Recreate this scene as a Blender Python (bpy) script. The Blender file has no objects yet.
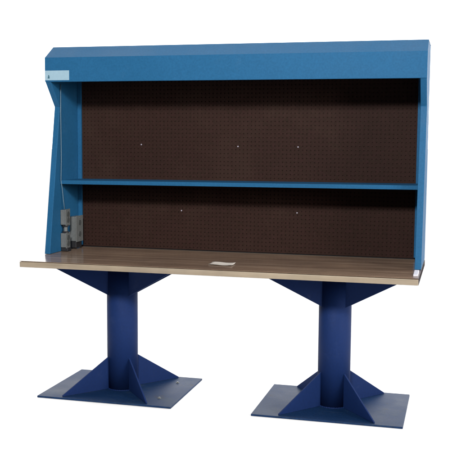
import bpy, bmesh, math, random
from mathutils import Vector, Matrix
random.seed(4)
S = bpy.context.scene
C = S.collection

# ------------------------------------------------------------------ camera
def make_camera():
    yaw, pitch, roll = 0.253604, -0.100024, 0.007458
    f = Vector((-math.sin(yaw)*math.cos(pitch), math.cos(yaw)*math.cos(pitch), math.sin(pitch)))
    r = Vector((math.cos(yaw), math.sin(yaw), 0)); u = r.cross(f)
    r2 = r*math.cos(roll)+u*math.sin(roll); u2 = -r*math.sin(roll)+u*math.cos(roll)
    cd = bpy.data.cameras.new('camera'); cd.sensor_width = 36; cd.lens = 887.0*36/461
    cd.clip_end = 500
    co = bpy.data.objects.new('camera', cd); C.objects.link(co)
    M = Matrix((r2, u2, -f)).transposed().to_4x4(); M.translation = Vector((1.17289, -4.08469, 1.35525))
    co.matrix_world = M
    S.camera = co
make_camera()

# ------------------------------------------------------------------ light
W = bpy.data.worlds.new('World'); S.world = W; W.use_nodes = True
nt = W.node_tree; nt.nodes.clear()
tc = nt.nodes.new('ShaderNodeTexCoord'); sep = nt.nodes.new('ShaderNodeSeparateXYZ')
mr = nt.nodes.new('ShaderNodeMapRange'); mr.interpolation_type = 'SMOOTHSTEP'
bg = nt.nodes.new('ShaderNodeBackground'); wo = nt.nodes.new('ShaderNodeOutputWorld')
nt.links.new(tc.outputs['Generated'], sep.inputs[0]); nt.links.new(sep.outputs['Y'], mr.inputs['Value'])
# world gradient: added white glow behind the bench, kept dim in front
for k, v in (('From Min', 0.0), ('From Max', 0.4), ('To Min', 0.10), ('To Max', 2.8)): mr.inputs[k].default_value = v
nt.links.new(mr.outputs[0], bg.inputs['Strength']); bg.inputs['Color'].default_value = (1, 1, 1, 1)
nt.links.new(bg.outputs[0], wo.inputs[0])

def area(name, loc, target, size, power, col=(1, 1, 1)):
    l = bpy.data.lights.new(name, 'AREA'); l.shape = 'DISK'; l.size = size; l.energy = power; l.color = col
    o = bpy.data.objects.new(name, l); C.objects.link(o); o.location = loc
    o.rotation_euler = (Vector(target)-Vector(loc)).to_track_quat('-Z', 'Y').to_euler()
area('key_lamp', (0.45, -3.6, 3.05), (0, 0.3, 1.0), 0.55, 245, (1, 0.985, 0.96))
area('side_fill', (7.0, -3.2, 2.5), (-.6, 0.4, 1.1), 2.6, 430, (1, 0.98, 0.95))  # added fill with no visible source, brightens the left panel's inner face

S.view_settings.view_transform = 'Standard'; S.view_settings.look = 'None'
S.view_settings.exposure = 0; S.view_settings.gamma = 1

# ------------------------------------------------------------------ materials
def new_mat(name):
    m = bpy.data.materials.new(name); m.use_nodes = True
    n = m.node_tree.nodes; return m, n, m.node_tree.links, n['Principled BSDF']

def coords(n, l, scale=(1, 1, 1)):
    t = n.new('ShaderNodeTexCoord'); mp = n.new('ShaderNodeMapping'); mp.inputs['Scale'].default_value = scale
    l.new(t.outputs['Object'], mp.inputs[0]); return mp

def noise(n, l, vec, scale, detail=4, rough=.6):
    q = n.new('ShaderNodeTexNoise'); q.inputs['Scale'].default_value = scale; q.inputs['Detail'].default_value = detail
    q.inputs['Roughness'].default_value = rough; l.new(vec.outputs[0], q.inputs['Vector']); return q

def ramp(n, l, fac, stops):
    r = n.new('ShaderNodeValToRGB'); e = r.color_ramp.elements
    while len(e) < len(stops): e.new(.5)
    for s, (p, c) in zip(e, stops): s.position = p; s.color = (*c, 1)
    l.new(fac, r.inputs[0]); return r

def paint(name, col, var=.10, rough=.38, spec=.4, bump=.25, scuff=0.0, scuffcol=(.25, .27, .3)):
    m, n, l, b = new_mat(name)
    v = coords(n, l)
    a = noise(n, l, v, 3.0, 5); g = noise(n, l, v, 110, 3)
    mix = n.new('ShaderNodeMix'); mix.data_type = 'RGBA'; mix.blend_type = 'MIX'; mix.inputs[0].default_value = .5
    lo = tuple(c*(1-var) for c in col); hi = tuple(c*(1+var) for c in col)
    r1 = ramp(n, l, a.outputs['Fac'], [(.3, lo), (.7, hi)]); 
    r2 = ramp(n, l, g.outputs['Fac'], [(.3, tuple(c*(1-1.8*var) for c in col)), (.7, tuple(c*(1+1.8*var) for c in col))])
    l.new(r1.outputs[0], mix.inputs[6]); l.new(r2.outputs[0], mix.inputs[7])
    out = mix.outputs[2]
    if scuff:
        s = noise(n, l, coords(n, l, (1, 1, 1)), 9, 9, .72)
        sr = ramp(n, l, s.outputs['Fac'], [(.60, (0, 0, 0)), (.74, (scuff,)*3)])
        m2 = n.new('ShaderNodeMix'); m2.data_type = 'RGBA'; l.new(sr.outputs[0], m2.inputs[0]); l.new(out, m2.inputs[6])
        m2.inputs[7].default_value = (*scuffcol, 1); out = m2.outputs[2]
    l.new(out, b.inputs['Base Color'])
    rr = n.new('ShaderNodeMapRange'); l.new(a.outputs['Fac'], rr.inputs['Value'])
    rr.inputs['From Min'].default_value = .3; rr.inputs['From Max'].default_value = .7
    rr.inputs['To Min'].default_value = rough-.06; rr.inputs['To Max'].default_value = rough+.1
    l.new(rr.outputs[0], b.inputs['Roughness'])
    b.inputs['Specular IOR Level'].default_value = spec
    if bump:
        bp = n.new('ShaderNodeBump'); bp.inputs['Strength'].default_value = bump; bp.inputs['Distance'].default_value = .0006
        q = noise(n, l, v, 260, 2); l.new(q.outputs['Fac'], bp.inputs['Height']); l.new(bp.outputs[0], b.inputs['Normal'])
    return m

M_blue = paint('blue_enamel', (.0145, .086, .188), rough=.45, spec=.05, scuff=.2, scuffcol=(.06, .15, .27))
M_navy = paint('navy_enamel', (.0060, .0190, .080), rough=.6, spec=.10, scuff=.3, scuffcol=(.03, .05, .12))
M_plate = paint('worn_navy_enamel', (.0055, .022, .068), var=.3, rough=.5, spec=.12, scuff=.5, scuffcol=(.022, .045, .075))
M_gal = paint('galvanised_steel', (.105, .112, .112), var=.12, rough=.45, spec=.6)
M_socket = paint('grey_socket', (.05, .055, .055), rough=.5)
M_black = paint('black_rubber', (.008, .008, .01), rough=.6)
M_white = paint('plain_white', (.55, .55, .62), var=.03, rough=.4, bump=0)
M_paper = paint('paper', (.62, .57, .52), var=.05, rough=.8, spec=.1)
M_cord = paint('grey_cord', (.09, .15, .2), rough=.45)
M_screw = paint('bright_screw', (.32, .30, .36), rough=.5, bump=0)
M_label = paint('pale_label', (.24, .36, .44), var=.04, rough=.6, bump=0)
M_mark = paint('label_mark', (.03, .1, .14), rough=.6, bump=0)
M_dark = paint('dark_core_shaded_end', (.02, .014, .016), rough=.8, spec=.05)
M_floor = paint('white_floor', (.88, .88, .88), var=.01, rough=.9, spec=.1, bump=0)

def hardboard():
    m, n, l, b = new_mat('brown_hardboard')
    v = coords(n, l); a = noise(n, l, v, 2.2, 5); g = noise(n, l, v, 120, 3)
    r1 = ramp(n, l, a.outputs['Fac'], [(.3, (.020, .0100, .0082)), (.7, (.030, .0155, .0122))])
    r2 = ramp(n, l, g.outputs['Fac'], [(.25, (.012, .0100, .0060)), (.5, (.024, .0120, .0098)), (.75, (.036, .0155, .0155))])
    mx = n.new('ShaderNodeMix'); mx.data_type = 'RGBA'; mx.inputs[0].default_value = .5
    l.new(r1.outputs[0], mx.inputs[6]); l.new(r2.outputs[0], mx.inputs[7]); l.new(mx.outputs[2], b.inputs['Base Color'])
    b.inputs['Roughness'].default_value = .6; b.inputs['Specular IOR Level'].default_value = .05
    return m
M_peg = hardboard()

def wood(name, stops, sc, rough, spec=.5, coat=0):
    m, n, l, b = new_mat(name)
    v = coords(n, l, sc); a = noise(n, l, v, 1, 7, .65)
    v2 = coords(n, l, (1, 1, 1)); g = noise(n, l, v2, 3.5, 4)
    r1 = ramp(n, l, a.outputs['Fac'], stops)
    mx = n.new('ShaderNodeMix'); mx.data_type = 'RGBA'; mx.blend_type = 'MULTIPLY'; mx.inputs[0].default_value = 1
    r2 = ramp(n, l, g.outputs['Fac'], [(.3, (.8, .8, .82)), (.7, (1.1, 1.08, 1.05))])
    l.new(r1.outputs[0], mx.inputs[6]); l.new(r2.outputs[0], mx.inputs[7]); l.new(mx.outputs[2], b.inputs['Base Color'])
    rr = n.new('ShaderNodeMapRange'); l.new(g.outputs['Fac'], rr.inputs['Value'])
    rr.inputs['To Min'].default_value = rough-.08; rr.inputs['To Max'].default_value = rough+.12
    l.new(rr.outputs[0], b.inputs['Roughness']); b.inputs['Specular IOR Level'].default_value = spec
    return m
def worn(m, scale, lo, hi, amt, col):
    # fine rubbed scratches and stains over an existing colour
    n, l = m.node_tree.nodes, m.node_tree.links; b = n['Principled BSDF']
    src = b.inputs['Base Color'].links[0].from_socket
    q = noise(n, l, coords(n, l, scale), 1, 8, .75)
    r = ramp(n, l, q.outputs['Fac'], [(lo, (0, 0, 0)), (hi, (amt,)*3)])
    x = n.new('ShaderNodeMix'); x.data_type = 'RGBA'; l.new(r.outputs[0], x.inputs[0]); l.new(src, x.inputs[6])
    x.inputs[7].default_value = (*col, 1); l.new(x.outputs[2], b.inputs['Base Color'])
worn(M_plate, (3, 60, 60), .60, .70, .6, (.05, .075, .10))
worn(M_plate, (70, 5, 60), .64, .72, .5, (.05, .07, .09))
worn(M_plate, (7, 7, 7), .58, .68, .7, (.020, .018, .020))
worn(M_plate, (4, 4, 4), .52, .66, .6, (.030, .048, .072))
worn(M_navy, (14, 14, 5), .64, .70, .45, (.03, .04, .10))
worn(M_blue, (9, 40, 9), .66, .72, .35, (.05, .13, .21))
worn(M_blue, (5, 5, 5), .58, .75, .35, (.010, .055, .13))
M_top = wood('walnut_laminate', [(.3, (.13, .086, .060)), (.5, (.22, .150, .108)), (.68, (.31, .225, .165))], (1.2, 45, 10), .16)
worn(M_peg, (2.5, 2.5, 2.5), .50, .70, .4, (.040, .024, .018))
worn(M_peg, (40, 40, 5), .66, .72, .4, (.055, .038, .03))
worn(M_top, (6, 9, 9), .60, .72, .45, (.09, .065, .05))
worn(M_top, (90, 4, 9), .66, .70, .4, (.34, .30, .25))
M_edge = wood('tan_wood_edge', [(.3, (.215, .172, .122)), (.5, (.255, .208, .152)), (.7, (.29, .24, .18))], (2.5, 30, 50), .45)
worn(M_edge, (25, 60, 60), .62, .70, .6, (.12, .085, .055))

# ------------------------------------------------------------------ mesh helpers
def link(name, bm, m, parent=None, smooth=False, bevel=0.0, seg=2):
    bmesh.ops.recalc_face_normals(bm, faces=bm.faces)
    me = bpy.data.meshes.new(name); bm.to_mesh(me); bm.free()
    for p in me.polygons: p.use_smooth = bool(smooth)
    me.materials.append(m)
    o = bpy.data.objects.new(name, me); C.objects.link(o)
    if parent: o.parent = parent
    if bevel:
        b = o.modifiers.new('bevel', 'BEVEL'); b.width = bevel; b.segments = seg; b.limit_method = 'ANGLE'
        b.angle_limit = math.radians(35); b.harden_normals = False
    return o

def box(bm, x0, x1, y0, y1, z0, z1):
    vs = [bm.verts.new((x, y, z)) for x in (x0, x1) for y in (y0, y1) for z in (z0, z1)]
    for f in ((0, 1, 3, 2), (4, 6, 7, 5), (0, 4, 5, 1), (2, 3, 7, 6), (0, 2, 6, 4), (1, 5, 7, 3)):
        bm.faces.new([vs[i] for i in f])
    return bm

def bx(*a): return box(bmesh.new(), *a)

def prism(pts, d, bm=None):
    """closed polygon pts (3-D, planar) extruded by vector d"""
    bm = bm or bmesh.new(); d = Vector(d)
    a = [bm.verts.new(p) for p in pts]; b = [bm.verts.new(Vector(p)+d) for p in pts]
    bm.faces.new(a); bm.faces.new(b[::-1])
    for i in range(len(a)):
        j = (i+1) % len(a); bm.faces.new((a[i], a[j], b[j], b[i]))
    return bm

def cyl(bm, c, r, z0, z1, n=32, axis='Z', r2=None):
    r2 = r if r2 is None else r2; A, B = [], []
    for i in range(n):
        t = 2*math.pi*i/n; p, q = math.cos(t), math.sin(t)
        def P(rr, h):
            if axis == 'Z': return (c[0]+rr*p, c[1]+rr*q, h)
            if axis == 'Y': return (c[0]+rr*p, h, c[1]+rr*q)
            return (h, c[0]+rr*p, c[1]+rr*q)
        A.append(bm.verts.new(P(r, z0))); B.append(bm.verts.new(P(r2, z1)))
    bm.faces.new(A); bm.faces.new(B[::-1])
    for i in range(n):
        j = (i+1) % n; bm.faces.new((A[i], A[j], B[j], B[i]))
    return bm

def tube(path, r, n=8):
    bm = bmesh.new(); rings = []
    path = [Vector(p) for p in path]
    for i, p in enumerate(path):
        t = (path[min(i+1, len(path)-1)]-path[max(i-1, 0)]).normalized()
        s = t.cross(Vector((0, 1, 0.01))).normalized(); w = t.cross(s)
        rings.append([bm.verts.new(p+s*r*math.cos(2*math.pi*k/n)+w*r*math.sin(2*math.pi*k/n)) for k in range(n)])
    for a, b in zip(rings, rings[1:]):
        for k in range(n): bm.faces.new((a[k], a[(k+1) % n], b[(k+1) % n], b[k]))
    bm.faces.new(rings[0]); bm.faces.new(rings[-1][::-1])
    return bm

# ------------------------------------------------------------------ the setting
bm = bmesh.new()
vs = [bm.verts.new(p) for p in ((-60, -0.95, 0), (60, -0.95, 0), (60, 200, 0), (-60, 200, 0))]
bm.faces.new(vs)
fl = link('floor', bm, M_floor); fl['kind'] = 'structure'

# ------------------------------------------------------------------ the bench
H, TH, DEP = .7398, .0324, .6712
bench = bpy.data.objects.new('workbench', None); C.objects.link(bench)
bench['label'] = 'blue steel workbench with pegboard hutch and wood top on two pedestals'
bench['category'] = 'workbench'

# worktop: core + dark-edged laminate sheet + tan front band
core = link('tabletop', bx(-.998, .998, .012, DEP+.03, H-TH, H-.004), M_dark, bench, bevel=.002)
lam = link('laminate', bx(-1.0, 1.0, .0015, DEP+.03, H-.0016, H), M_top, core)
link('edge_band', bx(-1.0, 1.0, 0, .0118, H-TH, H-.0045), M_edge, core, bevel=.003, seg=3)
link('edge_band', bx(-1.0006, -.9982, .012, DEP+.03, H-TH, H-.0045), M_edge, core)
link('edge_band', bx(.9982, 1.0006, .012, DEP+.03, H-TH, H-.0045), M_dark, core)  # right end in shade: the shading is put into its dark colour

# side panels
YB = .705
def zy(x): return [(x, .283, H+.001), (x, .427, 1.536), (x, .3195, 1.664), (x, .3195, 1.791), (x, .4205, 1.8545), (x, YB, 1.8545), (x, YB, H+.001)]
def yfront(z): return .283+(.427-.283)*(z-H)/(1.536-H)
panels = []
for s in (-1, 1):
    x = s*.968
    p = link('side_panel', prism(zy(x), (s*.0313, 0, 0)), M_blue, bench, bevel=.0025, seg=3)
    panels.append(p)
    # folded strip holding the pegboard
    link('flange', bx(*sorted((s*.967, s*.9445)), .652, .668, H+.012, 1.80), M_blue, p, bevel=.0012)
    # row of tapped slots for the shelf

# hood: folded sheet
hp = [(.3150, 1.6655), (.3150, 1.7930), (.4190, 1.8585), (YB+.004, 1.8585)]
hi = [(YB+.004, 1.8555), (.4200, 1.8555), (.3185, 1.7915), (.3185, 1.6690), (.338, 1.6690), (.338, 1.6655)]
hood = link('hood', prism([(-1.0, y, z) for y, z in hp+hi], (2.0, 0, 0)), M_blue, bench, bevel=.003, seg=3)
lab = link('label', bx(-.9985, -.859, .3142, .3149, 1.6735, 1.7245), M_label, hood)
mk = prism([(-.983, .3134, 1.683), (-.972, .3134, 1.683), (-.972, .3134, 1.690), (-.975, .3134, 1.701), (-.979, .3134, 1.701), (-.981, .3134, 1.691)], (0, .0007, 0))
link('emblem', mk, M_mark, lab)

# back sheet and top rail
link('back_panel', bx(-.9675, .9675, YB-.004, YB, H-.05, 1.852), M_blue, bench, bevel=.001)

# shelf with folded front lip
sh = bmesh.new()
prism([(-.9672, y, z) for y, z in ((.4185, 1.1357), (.6505, 1.1357), (.6505, 1.1327), (.4215, 1.1327), (.4215, 1.1170), (.436, 1.1170), (.436, 1.1145), (.4185, 1.1145))], (1.9344, 0, 0), sh)
for q in sh.verts: q.co.z += .0042*(1+q.co.x)
link('shelf', sh, M_blue, bench, bevel=.0009)

# pegboard with real holes
def pegboard():
    bm = bmesh.new(); P = .0218; R = .0040; T = .0048; y0 = .6712
    x0, x1, z0, z1 = -.9655, .9655, H+.007, 1.85
    nx = int((x1-x0)/P); nz = int((z1-z0)/P); P_x = (x1-x0)/nx; P_z = (z1-z0)/nz
    grid = {}
    def gv(i, j):                       # lattice on half-cells
        k = (i, j)
        if k not in grid: grid[k] = bm.verts.new((x0+i*P_x/2, y0, z0+j*P_z/2))
        return grid[k]
    ring = ((0, 0), (1, 0), (2, 0), (2, 1), (2, 2), (1, 2), (0, 2), (0, 1))
    for a in range(nx):
        for b in range(nz):
            cx, cz = x0+(a+.5)*P_x, z0+(b+.5)*P_z
            O = [gv(2*a+i, 2*b+j) for i, j in ring]
            I, K = [], []
            for i, j in ring:
                t = math.atan2(j-1, i-1)
                I.append(bm.verts.new((cx+R*math.cos(t), y0, cz+R*math.sin(t))))
                K.append(bm.verts.new((cx+R*math.cos(t), y0+T, cz+R*math.sin(t))))
            for k in range(8):
                m = (k+1) % 8
                bm.faces.new((O[k], O[m], I[m], I[k])); bm.faces.new((I[k], I[m], K[m], K[k]))
            bm.faces.new(K)
    return bm
peg = link('pegboard', pegboard(), M_peg, bench)
link('gap_shade', bx(-.966, .966, .6795, .70, H+.0005, H+.03), M_black, peg)  # dark strip added to paint the shade in the gap under the pegboard
for x, z in ((-.585, 1.334), (-.021, 1.328), (.314, 1.328), (-.346, .9655), (.314, .9705)):
    b = bmesh.new(); cyl(b, (x, z), .0042, .6712, .6685, 12, 'Y', .003)
    link('screw', b, M_screw, peg, smooth=False)

# electrical boxes on the left panel
def outlet(y0, y1, z0, z1, xd, sockets, face='y'):
    X = -.9675
    o = link('outlet_box', bx(X, X+xd, y0, y1, z0, z1), M_gal, bench, bevel=.004, seg=3)
    cp = bmesh.new(); box(cp, X+xd, X+xd+.003, y0-.004, y1+.004, z0-.004, z1+.004)
    link('cover_plate', cp, M_gal, o, bevel=.0012)
    ym = (y0+y1)/2
    for z in sockets:
        sb = bmesh.new(); cyl(sb, (ym, z), .015, X+xd+.003, X+xd+.0055, 20, 'X')
        link('socket', sb, M_socket, o)
    for z in (z0+.008, z1-.008):
        fb = bmesh.new(); cyl(fb, (ym, z), .003, X+xd+.003, X+xd+.005, 10, 'X')
        link('cover_screw', fb, M_gal, o)
    return o
b1 = outlet(.415, .462, .888, .972, .033, (.915, .948))
b2 = outlet(.415, .462, .762, .842, .033, (.785, .818))
b3 = outlet(.535, .620, .785, .925, .040, (.825, .890))
cn = bmesh.new(); cyl(cn, (-.947, .438), .011, .842, .888, 16); 
nip = link('conduit', cn, M_gal, bench, smooth=False)
for za in (.878, .8425):
    cn = bmesh.new(); cyl(cn, (-.947, .438), .019, za, za+.0095, 6); link('locknut', cn, M_black, nip)
link('cord', tube([(-.962, .428, 1.66), (-.962, .424, 1.5), (-.962, .425, 1.25), (-.961, .4155, 1.135), (-.958, .424, 1.09), (-.955, .432, 1.02), (-.95, .437, .965)], .0024), M_cord, bench, smooth=True)
ft = bmesh.new(); box(ft, -.9665, -.93, .54, .615, H+.006, .789); link('plug_block', ft, M_black, bench, bevel=.004)
ft = bmesh.new(); box(ft, -.9665, -.925, .418, .46, H+.002, .7605); link('plug_block', ft, M_black, bench, bevel=.003)

# small white block at the foot of the right panel
link('white_block', prism([(.972, .075, H+.0005), (.972, .20, H+.0005), (.972, .20, H+.012), (.972, .08, H+.006)], (.022, 0, 0)), M_white, bench, bevel=.002)

# pedestals
def pedestal(cx, cy, bolts):
    R, PT = .083, .010
    b = bmesh.new(); cyl(b, (cx, cy), R, PT, H-TH-.011, 56)
    ped = link('pedestal', b, M_navy, bench, smooth=False)
    for p in ped.data.polygons: p.use_smooth = abs(p.normal.z) < .5
    hx, hy = .3712, .285
    link('base_plate', bx(cx-hx, cx+hx, cy-hy, cy+hy, .0005, PT), M_plate, ped, bevel=.0015)
    link('top_plate', bx(cx-.36, cx+.36, cy-.24, cy+.24, H-TH-.010, H-TH-.0005), M_navy, ped, bevel=.001)
    for zc in (PT+.001, H-TH-.011):
        wb = bmesh.new(); n1, n2 = 120, 6; rg = []
        for i in range(n1):
            t = 2*math.pi*i/n1; rr = .0045+.0009*math.sin(i*2.1)+random.uniform(-.0004, .0004)
            rg.append([wb.verts.new((cx+(R+rr*math.cos(q*math.pi*2/n2))*math.cos(t), cy+(R+rr*math.cos(q*math.pi*2/n2))*math.sin(t), zc+rr*math.sin(q*math.pi*2/n2))) for q in range(n2)])
        for i in range(n1):
            for q in range(n2): wb.faces.new((rg[i][q], rg[(i+1) % n1][q], rg[(i+1) % n1][(q+1) % n2], rg[i][(q+1) % n2]))
        link('weld_bead', wb, M_navy, ped, smooth=True)
    for sx in (-1, 1):
        for sy in (-1, 1):
            def gus(dx, dy, z_in_lo, z_in_hi, z_tip_lo, z_tip_hi):
                d = Vector((sx*dx, sy*dy, 0)); L = d.length; u = d/L
                t = Vector((-u.y, u.x, 0))*.004
                a = Vector((cx, cy, 0))+Vector((sx*.060, sy*.054, 0)); e = Vector((cx, cy, 0))+d
                pts = [(a.x, a.y, z_in_lo), (e.x, e.y, z_tip_lo), (e.x, e.y, z_tip_hi), (a.x, a.y, z_in_hi)]
                return prism([Vector(p)-t for p in pts], 2*t)
            link('gusset', gus(.235, .265, PT+.0005, .188, PT+.0005, PT+.006), M_navy, ped, bevel=.0012)
            link('gusset', gus(.318, .15, .526, H-TH-.0105, .672, H-TH-.0105), M_navy, ped, bevel=.0012)
    if bolts:
        for sx, sy in ((1, -1), (1, 1)):
            b = bmesh.new(); c = (cx+sx*.266, cy+sy*.155)
            cyl(b, c, .009, PT, PT+.002, 20); cyl(b, c, .006, PT+.002, PT+.007, 6)
            link('bolt', b, M_gal, ped)
pedestal(-.5892, .38, True)
pedestal(.5717, .38, False)

# ------------------------------------------------------------------ paper slip on the worktop
bm = bmesh.new(); N = 10
cs = [(-.038, .146), (.088, .134), (.083, .232), (-.042, .250)]
rows = []
for i in range(N+1):
    u = i/N; r = []
    for j in range(N+1):
        w = j/N
        x = (cs[0][0]*(1-u)+cs[1][0]*u)*(1-w)+(cs[3][0]*(1-u)+cs[2][0]*u)*w
        y = (cs[0][1]*(1-u)+cs[1][1]*u)*(1-w)+(cs[3][1]*(1-u)+cs[2][1]*u)*w
        z = H+.0012+.006*max(0, u-.6)**1.3+.003*abs(w-.5)**2*4+.001*math.sin(7*u)
        r.append(bm.verts.new((x, y, z)))
    rows.append(r)
for i in range(N):
    for j in range(N): bm.faces.new((rows[i][j], rows[i+1][j], rows[i+1][j+1], rows[i][j+1]))
pp = link('paper_slip', bm, M_paper, smooth=True)
sm = pp.modifiers.new('thick', 'SOLIDIFY'); sm.thickness = .0006
pp['label'] = 'small off-white paper slip lying near the front edge of the brown worktop'
pp['category'] = 'paper'
